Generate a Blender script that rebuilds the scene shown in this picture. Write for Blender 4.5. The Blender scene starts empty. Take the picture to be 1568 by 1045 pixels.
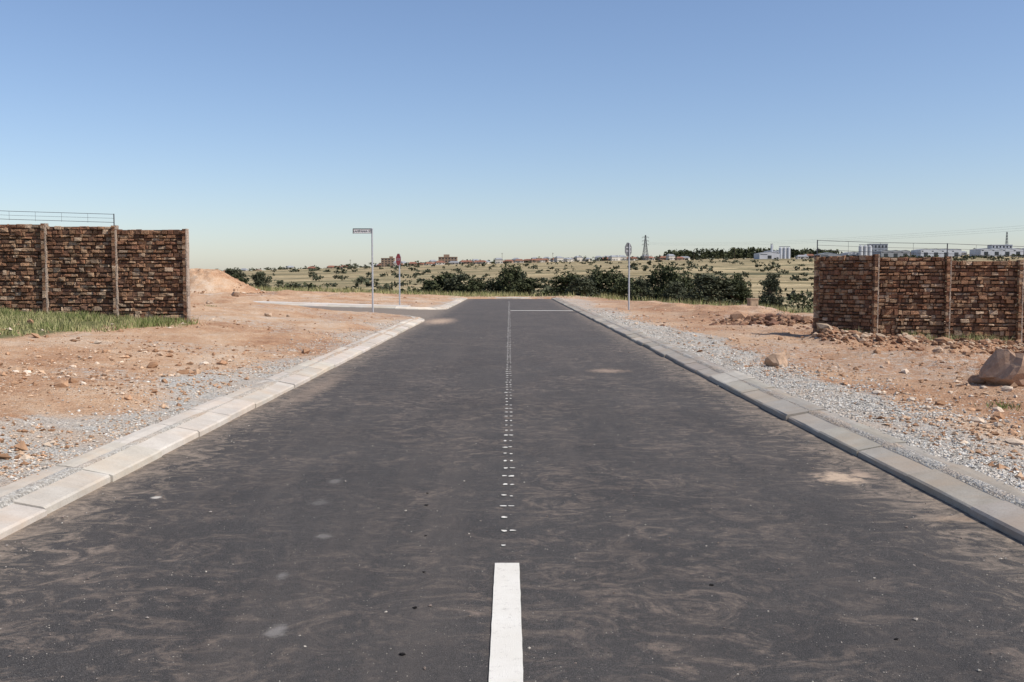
import bpy, math, random
import numpy as np
from mathutils import Vector
R = math.radians
rng = np.random.default_rng(7)
random.seed(7)
scene = bpy.context.scene
scene.view_settings.view_transform = 'Standard'
scene.view_settings.look = 'None'
scene.view_settings.exposure = 0

# ------------------------------------------------------------------ noise
def _h(ix, iy, s):
    n = (ix.astype(np.int64) * 374761393 + iy.astype(np.int64) * 668265263 + s * 974634777) & 0xFFFFFFFF
    n = ((n ^ (n >> 13)) * 1274126177) & 0xFFFFFFFF
    n = (n ^ (n >> 16)) & 0xFFFFFFFF
    return n / 4294967295.0
def vn(x, y, s=0):
    x = np.asarray(x, float); y = np.asarray(y, float)
    xi = np.floor(x); yi = np.floor(y); fx = x - xi; fy = y - yi
    fx = fx * fx * (3 - 2 * fx); fy = fy * fy * (3 - 2 * fy)
    a = _h(xi, yi, s); b = _h(xi + 1, yi, s); c = _h(xi, yi + 1, s); d = _h(xi + 1, yi + 1, s)
    return (a * (1 - fx) + b * fx) * (1 - fy) + (c * (1 - fx) + d * fx) * fy
def fbm(x, y, o=4, s=0):
    t = 0; a = .5; f = 1.; n = 0
    for i in range(o):
        t = t + a * vn(x * f + 17.3 * i, y * f - 9.1 * i, s + i); n += a; a *= .5; f *= 2.03
    return t / n
def ss(a, b, x):
    t = np.clip((np.asarray(x, float) - a) / (b - a), 0, 1); return t * t * (3 - 2 * t)

# ------------------------------------------------------------------ mesh helpers
def mesh_np(name, V, F, mats, midx=None, col=None, smooth=False):
    V = np.ascontiguousarray(V, dtype=np.float32); F = np.ascontiguousarray(F, dtype=np.int32)
    me = bpy.data.meshes.new(name)
    n, k = F.shape
    me.vertices.add(len(V)); me.vertices.foreach_set('co', V.ravel())
    me.loops.add(n * k); me.loops.foreach_set('vertex_index', F.ravel())
    me.polygons.add(n); me.polygons.foreach_set('loop_start', np.arange(0, n * k, k, dtype=np.int32))
    try: me.polygons.foreach_set('loop_total', np.full(n, k, dtype=np.int32))
    except Exception: pass
    for m in mats: me.materials.append(m)
    if midx is not None: me.polygons.foreach_set('material_index', np.ascontiguousarray(midx, dtype=np.int32))
    me.update(calc_edges=True)
    me.polygons.foreach_set('use_smooth', np.full(n, smooth, dtype=bool))
    if col is not None:
        a = me.color_attributes.new('Col', 'FLOAT_COLOR', 'POINT')
        c = np.ones((len(V), 4), dtype=np.float32); c[:, :col.shape[1]] = col
        a.data.foreach_set('color', c.ravel())
    me.validate()
    return me
def obj(name, me, parent=None, loc=(0, 0, 0), rotz=0.0, scale=None):
    o = bpy.data.objects.new(name, me); scene.collection.objects.link(o)
    o.location = loc; o.rotation_euler = (0, 0, rotz)
    if scale is not None: o.scale = scale
    if parent: o.parent = parent
    return o
def empty(name, loc=(0, 0, 0), rotz=0.):
    return obj(name, None, None, loc, rotz)

class Geo:
    """collects quads"""
    def __init__(s): s.V = []; s.F = []; s.M = []; s.C = []; s.n = 0
    def add(s, v, f, m=0, c=(1, 1, 1)):
        v = np.asarray(v, float); f = np.asarray(f, int)
        s.V.append(v); s.F.append(f + s.n); s.n += len(v)
        s.M.append(np.full(len(f), m)); s.C.append(np.tile(np.asarray(c, float), (len(v), 1)))
    BF = np.array([[0, 3, 2, 1], [4, 5, 6, 7], [0, 1, 5, 4], [1, 2, 6, 5], [2, 3, 7, 6], [3, 0, 4, 7]])
    def box(s, x0, x1, y0, y1, z0, z1, m=0, c=(1, 1, 1), jit=0., xf=None):
        v = np.array([[x0, y0, z0], [x1, y0, z0], [x1, y1, z0], [x0, y1, z0], [x0, y0, z1], [x1, y0, z1], [x1, y1, z1], [x0, y1, z1]])
        if jit: v = v + rng.uniform(-jit, jit, v.shape)
        if xf is not None: v = xf(v)
        s.add(v, s.BF, m, c)
    def beam(s, a, b, r0, r1=None, k=6, m=0, c=(1, 1, 1), cap=True):
        r1 = r0 if r1 is None else r1
        a = np.array(a, float); b = np.array(b, float); d = b - a; d = d / (np.linalg.norm(d) + 1e-9)
        u = np.cross(d, [0, 0, 1.] if abs(d[2]) < .9 else [1., 0, 0]); u /= np.linalg.norm(u); w = np.cross(d, u)
        t = np.arange(k) / k * 2 * np.pi
        ring = np.outer(np.cos(t), u) + np.outer(np.sin(t), w)
        v = np.vstack([a + ring * r0, b + ring * r1])
        f = [[i, (i + 1) % k, k + (i + 1) % k, k + i] for i in range(k)]
        if cap and k == 6:
            f += [[0, 3, 2, 1], [0, 5, 4, 3], [6, 7, 8, 9], [6, 9, 10, 11]]
        if cap and k == 8:
            f += [[0, 3, 2, 1], [0, 5, 4, 3], [0, 7, 6, 5], [8, 9, 10, 11], [8, 11, 12, 13], [8, 13, 14, 15]]
        if cap and k == 4: f += [[0, 3, 2, 1], [4, 5, 6, 7]]
        s.add(v, f, m, c)
    def mesh(s, name, mats, smooth=False):
        return mesh_np(name, np.vstack(s.V), np.vstack(s.F), mats, np.concatenate(s.M), np.vstack(s.C), smooth)

# ------------------------------------------------------------------ material helpers
def newmat(name, rough=.9, spec=.2, metal=0.):
    m = bpy.data.materials.new(name); m.use_nodes = True
    nt = m.node_tree; b = nt.nodes['Principled BSDF']
    b.inputs['Roughness'].default_value = rough; b.inputs['Metallic'].default_value = metal
    b.inputs['Specular IOR Level'].default_value = spec
    return m, nt, b
def N(nt, t, **k):
    n = nt.nodes.new(t)
    for a, v in k.items(): setattr(n, a, v)
    return n
def setin(n, i, v, nt):
    if isinstance(v, (int, float)): n.inputs[i].default_value = v
    elif isinstance(v, (tuple, list)):
        n.inputs[i].default_value = tuple(v) + ((1,) if len(v) == 3 and n.inputs[i].type == 'RGBA' else ())
    else: nt.links.new(v, n.inputs[i])
def mth(nt, op, a, b=0., c=0.):
    n = N(nt, 'ShaderNodeMath', operation=op); setin(n, 0, a, nt); setin(n, 1, b, nt)
    if op in ('MULTIPLY_ADD',): setin(n, 2, c, nt)
    return n.outputs[0]
def mix(nt, f, a, b, typ='MIX'):
    n = N(nt, 'ShaderNodeMixRGB', blend_type=typ); setin(n, 0, f, nt); setin(n, 1, a, nt); setin(n, 2, b, nt); return n.outputs[0]
def ramp(nt, f, stops, interp='LINEAR'):
    n = N(nt, 'ShaderNodeValToRGB'); cr = n.color_ramp; cr.interpolation = interp
    while len(cr.elements) < len(stops): cr.elements.new(.5)
    for e, (p, c) in zip(cr.elements, stops):
        e.position = p; e.color = (c, c, c, 1) if isinstance(c, (int, float)) else (*c, 1)
    setin(n, 0, f, nt); return n.outputs[0]
def noise(nt, vec, sc, det=4, rough=.55, dist=0.):
    n = N(nt, 'ShaderNodeTexNoise'); n.inputs['Scale'].default_value = sc; n.inputs['Detail'].default_value = det
    n.inputs['Roughness'].default_value = rough; n.inputs['Distortion'].default_value = dist
    nt.links.new(vec, n.inputs['Vector']); return n.outputs['Fac']
def mapv(nt, vec, scale=(1, 1, 1), rot=(0, 0, 0), loc=(0, 0, 0)):
    n = N(nt, 'ShaderNodeMapping'); n.inputs['Scale'].default_value = scale; n.inputs['Rotation'].default_value = rot
    n.inputs['Location'].default_value = loc; nt.links.new(vec, n.inputs['Vector']); return n.outputs[0]
def posn(nt): return N(nt, 'ShaderNodeNewGeometry').outputs['Position']
def ocoord(nt): return N(nt, 'ShaderNodeTexCoord').outputs['Object']
def bump(nt, b, h, strength=.5, dist=.02):
    n = N(nt, 'ShaderNodeBump'); n.inputs['Strength'].default_value = strength; n.inputs['Distance'].default_value = dist
    nt.links.new(h, n.inputs['Height']); nt.links.new(n.outputs[0], b.inputs['Normal'])
def attr(nt, name='Col'):
    n = N(nt, 'ShaderNodeAttribute'); n.attribute_name = name; return n.outputs['Color']

def mat_simple(name, col, rough=.8, spec=.3, metal=0., var=.25, scale=6., bm=.2, useattr=False):
    m, nt, b = newmat(name, rough, spec, metal)
    v = ocoord(nt); n = noise(nt, v, scale, 5, .6)
    lo = tuple(c * (1 - var) for c in col); hi = tuple(min(1, c * (1 + var)) for c in col)
    c = ramp(nt, n, [(.3, lo), (.7, hi)])
    if useattr: c = mix(nt, 1., c, attr(nt), 'MULTIPLY')
    nt.links.new(c, b.inputs['Base Color'])
    if bm: bump(nt, b, noise(nt, v, scale * 8, 4), bm, .01)
    return m

# ground
def make_ground_mat():
    m, nt, b = newmat('ground_mat', .95, .1)
    p = posn(nt)
    sep = N(nt, 'ShaderNodeSeparateColor'); nt.links.new(attr(nt, 'Col'), sep.inputs[0])
    gR, gG, gB = sep.outputs
    n0 = noise(nt, mapv(nt, p, (.6, .28, 1), (0, 0, -.15)), .8, 6, .62); n1 = noise(nt, p, 1.6, 6, .65, .4); n2 = noise(nt, p, 9, 6, .7); n3 = noise(nt, p, 45, 4, .7)
    t = mth(nt, 'ADD', mth(nt, 'MULTIPLY', n0, .5), mth(nt, 'ADD', mth(nt, 'MULTIPLY', n1, .28), mth(nt, 'MULTIPLY', n2, .22)))
    dirt = ramp(nt, t, [(.38, (.31, .165, .095)), (.45, (.46, .27, .16)), (.52, (.56, .37, .235)), (.61, (.65, .51, .38))])
    dirt = mix(nt, ramp(nt, n3, [(.33, .5), (.5, 0.)]), dirt, (.27, .155, .095))
    vor = N(nt, 'ShaderNodeTexVoronoi'); vor.inputs['Scale'].default_value = 26; nt.links.new(p, vor.inputs['Vector'])
    sv = N(nt, 'ShaderNodeSeparateColor'); nt.links.new(vor.outputs['Color'], sv.inputs[0])
    sxx = N(nt, 'ShaderNodeSeparateXYZ'); nt.links.new(p, sxx.inputs[0])
    rr_ = mth(nt, 'MULTIPLY', ramp(nt, mth(nt, 'MULTIPLY', sxx.outputs[0], .1), [(.4, 0.), (.65, 1.)]), ramp(nt, n1, [(.42, 0.), (.58, .65)]))
    dirt = mix(nt, rr_, dirt, (.29, .155, .095))
    peb = mth(nt, 'MULTIPLY', ramp(nt, sv.outputs[0], [(.80, 0.), (.84, 1.)]), ramp(nt, vor.outputs['Distance'], [(.3, 1.), (.5, 0.)]))
    dirt = mix(nt, mth(nt, 'MULTIPLY', peb, .6), dirt, (.64, .55, .45))
    vor2 = N(nt, 'ShaderNodeTexVoronoi'); vor2.inputs['Scale'].default_value = 52; nt.links.new(p, vor2.inputs['Vector'])
    sv2 = N(nt, 'ShaderNodeSeparateColor'); nt.links.new(vor2.outputs['Color'], sv2.inputs[0])
    grav = ramp(nt, sv2.outputs[0], [(0., (.36, .335, .295)), (.35, (.50, .47, .42)), (1., (.66, .63, .57))])
    grav = mix(nt, ramp(nt, vor2.outputs['Distance'], [(.45, 0.), (.8, .55)]), grav, (.22, .19, .155))
    grav = mix(nt, ramp(nt, n1, [(.42, 0.), (.66, .6)]), grav, (.52, .37, .25))
    gm = ramp(nt, mth(nt, 'ADD', gR, mth(nt, 'MULTIPLY', mth(nt, 'SUBTRACT', n2, .5), 1.1)), [(.38, 0.), (.62, 1.)])
    c = mix(nt, gm, dirt, grav)
    gr = ramp(nt, n2, [(.35, (.08, .095, .035)), (.55, (.17, .165, .075)), (.7, (.36, .28, .15))])
    grm = ramp(nt, mth(nt, 'ADD', gG, mth(nt, 'MULTIPLY', mth(nt, 'SUBTRACT', n2, .5), .8)), [(.4, 0.), (.6, 1.)])
    c = mix(nt, grm, c, gr)
    # fields: long strips of dry grass, stubble, green veld and ploughed soil
    fa = noise(nt, mapv(nt, p, (.0045, .016, 0), (0, 0, .10)), 1., 3, .5)
    fb = noise(nt, mapv(nt, p, (.02, .07, 0)), 1., 6, .7)
    fc = noise(nt, mapv(nt, p, (.22, .28, 0)), 1., 4, .7)
    ft = mth(nt, 'ADD', mth(nt, 'MULTIPLY', fa, .75), mth(nt, 'ADD', mth(nt, 'MULTIPLY', fb, .18), mth(nt, 'MULTIPLY', fc, .07)))
    fld = ramp(nt, ft, [(.36, (.12, .11, .06)), (.41, (.24, .19, .10)), (.435, (.42, .33, .19)), (.48, (.46, .365, .215)), (.495, (.17, .15, .08)), (.515, (.14, .13, .07)), (.53, (.40, .31, .18)), (.565, (.33, .25, .145)), (.60, (.12, .115, .06)), (.64, (.42, .33, .2))])
    fld = mix(nt, ramp(nt, fc, [(.48, 0.), (.63, .5)]), fld, (.10, .09, .05))
    c = mix(nt, gB, c, fld)
    nt.links.new(c, b.inputs['Base Color'])
    h = mth(nt, 'ADD', mth(nt, 'MULTIPLY', n2, 1.0), mth(nt, 'ADD', mth(nt, 'MULTIPLY', n3, .4), mth(nt, 'MULTIPLY', mth(nt, 'SUBTRACT', .5, vor2.outputs['Distance']), .3)))
    bump(nt, b, h, .9, .055)
    return m

def make_asphalt():
    m, nt, b = newmat('asphalt_mat', .85, .22)
    p = posn(nt)
    n0 = noise(nt, p, .5, 5, .6, .3); n1 = noise(nt, p, 2.6, 6, .65, .6); nf = noise(nt, p, 120, 3, .8); ng = noise(nt, p, 330, 2, .8)
    nb = noise(nt, p, 22, 6, .8)
    c = ramp(nt, n0, [(.3, (.040, .0365, .035)), (.7, (.060, .055, .052))])
    c = mix(nt, ramp(nt, nf, [(.3, .8), (.52, 0.)]), c, (.013, .012, .012))
    c = mix(nt, ramp(nt, ng, [(.55, 0.), (.67, .85)]), c, (.24, .22, .20))
    c = mix(nt, ramp(nt, nb, [(.5, 0.), (.72, .5)]), c, (.13, .112, .10))
    sx = N(nt, 'ShaderNodeSeparateXYZ'); nt.links.new(p, sx.inputs[0])
    st = noise(nt, mapv(nt, p, (2.6, 3.4, 1), (0, 0, .55)), 1.25, 8, .78, 1.9)
    st2 = noise(nt, mapv(nt, p, (.55, .3, 1), (0, 0, .3)), 1., 5, .65, .6)
    d1 = ramp(nt, st, [(.48, 0.), (.57, .45), (.70, .95)])
    dm = ramp(nt, st2, [(.40, .18), (.56, 1.)])
    d1 = mth(nt, 'MULTIPLY', d1, ramp(nt, nb, [(.35, .3), (.6, 1.)]))
    c = mix(nt, mth(nt, 'MULTIPLY', d1, dm), c, (.28, .215, .168))
    c = mix(nt, ramp(nt, noise(nt, mapv(nt, p, (1.2, .5, 1), (0, 0, -.2)), 1., 6, .7), [(.5, 0.), (.7, .45)]), c, (.032, .030, .030))
    wp = noise(nt, mapv(nt, p, (2.2, .09, 1)), 1., 5, .65)
    c = mix(nt, ramp(nt, wp, [(.5, 0.), (.7, .35)]), c, (.14, .116, .098))
    ax = mth(nt, 'ABSOLUTE', sx.outputs[0])
    e = mth(nt, 'ADD', mth(nt, 'MULTIPLY', mth(nt, 'SUBTRACT', ax, 2.2), 1.1), mth(nt, 'MULTIPLY', mth(nt, 'SUBTRACT', st, .5), 3.4))
    ew = ramp(nt, e, [(.15, 0.), (.9, .8)])
    ew = mth(nt, 'MULTIPLY', ew, ramp(nt, nb, [(.3, .4), (.6, 1.)]))
    c = mix(nt, ew, c, (.38, .30, .225))
    fy = ramp(nt, mth(nt, 'MULTIPLY', sx.outputs[1], 1 / 70.), [(.08, 0.), (.35, .3), (.75, .5)])
    c = mix(nt, fy, c, (.12, .103, .092))
    spots = [(-.955, 4.02, .05, .10, (.27, .25, .23), .65), (-1.11, 4.76, .045, .07, (.27, .25, .23), .5), (-1.04, 5.49, .05, .08, (.24, .22, .20), .55),
             (-1.22, 6.34, .06, .1, (.19, .175, .16), .45), (-1.24, 7.0, .06, .1, (.24, .22, .2), .5),
             (2.39, 7.13, .20, .26, (.56, .42, .30), .9), (2.6, 7.25, .1, .2, (.5, .37, .27), .6), (2.7, 5.9, .2, .1, (.40, .29, .2), .5), (1.52, 15.4, .36, .4, (.40, .29, .21), .6),
             (-2.3, 33, .6, 2.8, (.48, .35, .25), .8), (-2.33, 6.5, .04, .05, (.6, .55, .48), .9), (-2.35, 3.55, .22, .07, (.34, .22, .14), .5),
             (-2.5, 13, .2, 2.5, (.36, .27, .20), .4)]
    wob = N(nt, 'ShaderNodeTexNoise'); wob.inputs['Scale'].default_value = 11; wob.inputs['Detail'].default_value = 6; wob.inputs['Roughness'].default_value = .7; nt.links.new(p, wob.inputs['Vector'])
    for (x, y, rx, ry, cc, am) in spots:
        v = mapv(nt, p, (1 / rx, 1 / ry, 0), (0, 0, 0), (-x / rx, -y / ry, 0))
        va = N(nt, 'ShaderNodeVectorMath', operation='LENGTH'); nt.links.new(v, va.inputs[0])
        dd = mth(nt, 'ADD', va.outputs['Value'], mth(nt, 'MULTIPLY', mth(nt, 'SUBTRACT', wob.outputs['Fac'], .5), 3.))
        c = mix(nt, ramp(nt, dd, [(.3, am), (1., 0.)]), c, cc)
    nt.links.new(c, b.inputs['Base Color'])
    h = mth(nt, 'ADD', nf, mth(nt, 'MULTIPLY', ng, .6))
    bump(nt, b, h, .7, .008)
    return m

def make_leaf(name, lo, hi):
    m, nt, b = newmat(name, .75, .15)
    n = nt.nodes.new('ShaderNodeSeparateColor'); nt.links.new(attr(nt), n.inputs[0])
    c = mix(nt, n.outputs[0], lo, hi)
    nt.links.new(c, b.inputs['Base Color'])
    return m

def make_paint():
    m, nt, b = newmat('road_paint_mat', .7, .3)
    p = posn(nt); n = noise(nt, p, 30, 6, .75); n2 = noise(nt, p, 200, 3, .8); n3 = noise(nt, p, 3, 3)
    c = ramp(nt, n3, [(.3, (.68, .64, .56)), (.7, (.76, .73, .66))])
    c = mix(nt, ramp(nt, mth(nt, 'ADD', mth(nt, 'MULTIPLY', n, .6), mth(nt, 'MULTIPLY', n2, .4)), [(.34, .8), (.45, 0.)]), c, (.28, .25, .21))
    nt.links.new(c, b.inputs['Base Color']); bump(nt, b, n2, .6, .006)
    return m

def make_concrete(name, lo, hi, dust=(.5, .36, .25), dustamt=.5):
    m, nt, b = newmat(name, .9, .15)
    p = posn(nt); n = noise(nt, p, 3, 6, .7); n2 = noise(nt, p, 60, 4, .75); n3 = noise(nt, p, 1.1, 6, .7, .5)
    c = ramp(nt, n, [(.3, lo), (.7, hi)])
    c = mix(nt, ramp(nt, n2, [(.3, .35), (.5, 0.)]), c, tuple(x * .55 for x in lo))
    c = mix(nt, ramp(nt, n3, [(.45, 0.), (.68, dustamt)]), c, dust)
    c = mix(nt, 1., c, attr(nt), 'MULTIPLY')
    nt.links.new(c, b.inputs['Base Color']); bump(nt, b, n2, .4, .006)
    return m

def make_wallmat():
    m, nt, b = newmat('wall_stone_mat', .95, .1)
    p = posn(nt); n = noise(nt, p, 22, 5, .7); n2 = noise(nt, p, 70, 4, .75)
    c = mix(nt, ramp(nt, n, [(.32, .6), (.55, 0.)]), attr(nt), (.08, .048, .033))
    c = mix(nt, ramp(nt, n2, [(.54, 0.), (.71, .45)]), c, (.54, .37, .26))
    nt.links.new(c, b.inputs['Base Color'])
    bump(nt, b, mth(nt, 'ADD', n, mth(nt, 'MULTIPLY', n2, .5)), 1., .04)
    return m

def make_rock(name):
    m, nt, b = newmat(name, .95, .1)
    p = posn(nt); n = noise(nt, p, 18, 5, .7)
    c = mix(nt, 1., ramp(nt, n, [(.3, .65), (.7, 1.1)]), attr(nt), 'MULTIPLY')
    nt.links.new(c, b.inputs['Base Color']); bump(nt, b, noise(nt, p, 50, 4, .7), .5, .01)
    return m

M_ground = make_ground_mat(); M_asph = make_asphalt(); M_paint = make_paint()
M_kerb = make_concrete('kerb_concrete_mat', (.40, .36, .31), (.54, .50, .44), (.52, .40, .29), .6)
M_walk = make_concrete('footway_concrete_mat', (.5, .46, .41), (.64, .6, .54))
M_wall = make_wallmat(); M_rock = make_rock('stone_mat')
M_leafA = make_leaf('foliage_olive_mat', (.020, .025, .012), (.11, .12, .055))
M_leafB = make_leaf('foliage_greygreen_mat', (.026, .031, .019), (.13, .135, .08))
M_grass = make_leaf('grass_mat', (.11, .15, .038), (.48, .41, .22))
M_bark = mat_simple('bark_mat', (.10, .075, .055), .95, .1)
M_steel = mat_simple('galvanised_steel_mat', (.46, .47, .48), .5, .4, .35, .12)
M_wire = mat_simple('fence_wire_mat', (.10, .10, .11), .5, .4, .4, .1, bm=0)
M_red = mat_simple('sign_red_mat', (.42, .018, .025), .5, .4, 0, .1, bm=0)
M_white = mat_simple('white_paint_mat', (.75, .75, .73), .6, .3, 0, .06, bm=0)
M_black = mat_simple('black_paint_mat', (.02, .02, .022), .6, .3, 0, .1, bm=0)
M_signback = mat_simple('sign_back_mat', (.14, .145, .15), .55, .4, .3, .12, bm=0)

# ------------------------------------------------------------------ terrain
RW = 2.82
def armz(x): return np.where(x < -2.86, (-2.86 - x) * .028, 0.)
ridge_x = np.array([-4000, -765, -375, -225, -75, 75, 225, 450, 750, 4000.])
ridge_py = np.array([426, 424, 419, 413, 406, 401, 399, 395, 389, 389.])
def ridge(x): return 1.45 + (425 - np.interp(x, ridge_x, ridge_py)) / 1524 * 1500
def plateau(x, y):
    dl = np.clip(-x - 3.22, 0, None)
    raw = .10 * np.minimum(dl, 3.9) + .055 * np.clip(dl - 3.9, 0, 22)
    zl = .105 + raw * (1 - .55 * ss(24, 44, y))
    dr = np.clip(x - 6.3, 0, 14)
    zr = .105 - .07 * dr
    return np.where(x < 0, zl, zr)
def far(x, y):
    b = np.interp(y, [0, 60, 100, 150, 200, 300, 500, 1000, 1500, 2500, 9000], [0, -.6, -2.6, -3.3, -3.2, -1.8, .6, 7, 10, 6, -60])
    w = np.interp(y, [0, 350, 1500, 2200, 9000], [0, 0, 1, .9, -.5])
    und = (fbm(x / 180, y / 180, 3, 40) - .5) * 5 * ss(150, 500, y)
    return b + (ridge(x) - 10) * w + und
def edge_y(x): return 70. - 17 * ss(4.2, 9, x) + (fbm(x / 6 + 50, x * 0, 2, 3) - .5) * 5 * ss(5, 9, np.abs(x))
def H(x, y, detail=True):
    x = np.asarray(x, float); y = np.asarray(y, float)
    pl = plateau(x, y)
    e = edge_y(x)
    t = ss(0, 1, np.clip((y - e) / 32., 0, 1))
    near = ss(3.25, 4.3, np.abs(x))
    near = np.where(y > 66.5, 1., near)
    if detail:
        nz = (fbm(x / 2.6, y / 2.6, 4, 1) - .5) * .20 + (fbm(x / .45, y / .45, 3, 9) - .5) * .055
        nz = nz + np.clip(fbm(x / .16, y / .16, 2, 30) - .5, 0, 1) * .05
        nz = nz * (1 - ss(60, 300, y)) * near
        rl = np.exp(-((y - (20.6 - np.clip((x - 8), 0, 5) * .15)) / .8) ** 2) * ss(6.0, 7.2, x) * (1 - ss(14, 17, x))
        nz = nz + rl * (.06 + .20 * fbm(x / .7, y / .7, 3, 77))
        nz = nz + ss(5.2, 7.5, x) * ss(22, 30, y) * (1 - ss(48, 60, y)) * np.clip(fbm(x / 3., y / 3., 3, 55) - .45, 0, 1) * .9
        nz = nz + ss(5., 7.0, x) * ss(9, 12, y) * (1 - ss(24, 30, y)) * np.clip(fbm(x / 1.1, y / 1.1, 4, 58) - .45, 0, 1) * .5
        nz = nz + ss(-6., -10, x) * ss(24, 30, y) * (1 - ss(60, 70, y)) * np.clip(fbm(x / 3., y / 3., 3, 56) - .5, 0, 1) * .8
        pl = pl + nz
    z = pl * (1 - t) + far(x, y) * t
    ac = ss(34.4, 36.2, y) * (1 - ss(45.4, 47.5, y)) * ss(-2.5, -3.5, x) * (1 - ss(30, 34, -x))
    z = z * (1 - ac) + (armz(x) + .07) * ac
    curve_lo = np.where(x > -5.82, 33 + np.sqrt(np.clip(9 - (x + 5.82) ** 2, 0, 9)), 36.)
    curve_hi = np.where(x > -4.82, 45.6 - np.sqrt(np.clip(4 - (x + 4.82) ** 2, 0, 4)), 43.6)
    inarm = (x < -2.7) & (x > -31) & (y > curve_lo - .2) & (y < curve_hi + .2)
    z = np.where(inarm, armz(x) - .05, z)
    inroad = (np.abs(x) < 3.02) & (y < 67.15)
    z = np.where(inroad, -.05, z)
    return z

def geo(a, b, s, r):
    o = [a]
    while o[-1] < b: o.append(o[-1] + s); s *= r
    return np.array(o)
xp = np.concatenate([np.arange(0, 13, .095), geo(13, 7000, .12, 1.055)])
xs = np.concatenate([-xp[::-1][:-1], xp])
ys = np.concatenate([np.arange(-8, 2, .5), np.arange(2, 24, .10), np.arange(24, 50, .17), np.arange(50, 74, .35), geo(74, 9000, .5, 1.032)])
X, Y = np.meshgrid(xs, ys)
Z = H(X, Y)
nx, ny = len(xs), len(ys)
ii, jj = np.meshgrid(np.arange(nx - 1), np.arange(ny - 1))
a = (jj * nx + ii).ravel()
F = np.stack([a, a + 1, a + nx + 1, a + nx], 1)
gw = 4.4 + (fbm(Y / 3, X * 0, 3, 5) - .5) * 1.8
gravR = (1 - ss(gw - .6, gw + .6, X)) * (X > 0)
gwl = 3.9 + (fbm(Y / 2.5, X * 0 + 3, 3, 6) - .5) * 1.6 + .6 * (1 - ss(6, 11, Y))
gravL = (1 - ss(gwl - .6, gwl + .6, -X)) * (X < 0) * (1 - .45 * ss(8, 18, Y))
grav = np.maximum(gravR * (1 - .45 * ss(25, 40, Y)), gravL) * (Y < 66)
grav = np.maximum(grav, (fbm(X / 2.4, Y / 2.4, 3, 90) > .60) * .42 * (Y < 70))
grass = ss(-7.2, -8.2, X) * ss(12.5, 15, Y + (fbm(X, Y, 2, 4) - .5) * 3) * (1 - ss(21.5, 23, Y)) * .75
ey = edge_y(X)
field = ss(-1, 3, Y - ey + (fbm(X / 2, Y / 2, 3, 8) - .5) * 5)
col = np.stack([grav.ravel(), grass.ravel(), field.ravel()], 1)
me = mesh_np('ground', np.stack([X.ravel(), Y.ravel(), Z.ravel()], 1), F, [M_ground], None, col, True)
obj('ground', me)

# ------------------------------------------------------------------ road
g = Geo()
yy = np.arange(-8, 67.01, 1.0)
v = []; f = []
for y in yy: v += [[-2.86, y, 0], [0, y, 0.004], [2.86, y, 0]]
for i in range(len(yy) - 1):
    f += [[i * 3, i * 3 + 1, i * 3 + 4, i * 3 + 3], [i * 3 + 1, i * 3 + 2, i * 3 + 5, i * 3 + 4]]
g.add(v, f)
axs = np.concatenate([np.linspace(-2.86, -5.82, 16), np.arange(-6.5, -31, -1.)])
v = []; f = []
for x in axs:
    lo = 33 + math.sqrt(max(0, 9 - (x + 5.82) ** 2)) if x > -5.82 else 36.
    hi = 45.6 - math.sqrt(max(0, 4 - (x + 4.82) ** 2)) if x > -4.82 else 43.6
    z = float(armz(np.array(x)))
    v += [[x, lo, z], [x, hi, z]]
for i in range(len(axs) - 1): f.append([2 * i, 2 * i + 1, 2 * i + 3, 2 * i + 2])
g.add(v, f)
obj('asphalt_road', g.mesh('asphalt_road', [M_asph]))

def kerb(name, path, side, mat=M_kerb, step=1.0, bright=1.):
    P = np.array(path, float); seg = np.linalg.norm(np.diff(P, axis=0), axis=1); L = np.concatenate([[0], np.cumsum(seg)])
    def at(s): return np.array([np.interp(s, L, P[:, 0]), np.interp(s, L, P[:, 1])])
    prof = [(0, -.06), (.0, .04), (.015, .052), (.33, .112), (.40, .115), (.415, -.06)]
    g = Geo(); s = 0.
    while s < L[-1] - .2:
        e = min(s + step, L[-1]); gap = .0035
        k = 3
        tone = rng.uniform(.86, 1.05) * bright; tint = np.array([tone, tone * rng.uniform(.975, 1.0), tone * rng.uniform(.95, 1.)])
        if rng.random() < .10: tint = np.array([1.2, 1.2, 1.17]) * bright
        off = rng.normal(0, .010); dz = rng.normal(0, .005)
        vs = []
        for q in np.linspace(s + gap, e - gap, k):
            c = at(q); c2 = at(min(q + .05, L[-1])); c1 = at(max(q - .05, 0)); d = c2 - c1; d /= np.linalg.norm(d)
            n = np.array([-d[1], d[0]]) * side
            zb = float(armz(np.array(c[0]))) if c[1] > 33 else 0.
            for (o, h) in prof:
                vs.append([c[0] + n[0] * (o + off), c[1] + n[1] * (o + off), zb + h + (dz if h > 0 else 0) + (rng.normal(0, .002) if h > 0 else 0)])
        m = len(prof); fs = []
        for i in range(k - 1):
            for j in range(m - 1):
                q = [i * m + j, i * m + j + 1, (i + 1) * m + j + 1, (i + 1) * m + j]
                fs.append(q if side < 0 else q[::-1])
        for b0 in (0, (k - 1) * m):
            fs.append([b0, b0 + 1, b0 + 2, b0 + 5]); fs.append([b0 + 2, b0 + 3, b0 + 4, b0 + 5])
        g.add(vs, fs, 0, tint)
        s = e
    return obj(name, g.mesh(name, [mat]))
def arc(cx, cy, r, a0, a1, n=10): return [(cx + r * math.cos(R(a0 + (a1 - a0) * i / n)), cy + r * math.sin(R(a0 + (a1 - a0) * i / n))) for i in range(n + 1)]
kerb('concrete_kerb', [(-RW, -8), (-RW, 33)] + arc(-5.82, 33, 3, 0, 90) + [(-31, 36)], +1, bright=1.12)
kerb('concrete_kerb', [(-31, 43.6), (-4.82, 43.6)] + arc(-4.82, 45.6, 2, -90, 0) + [(-RW, 67)], +1, bright=1.1)
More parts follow.
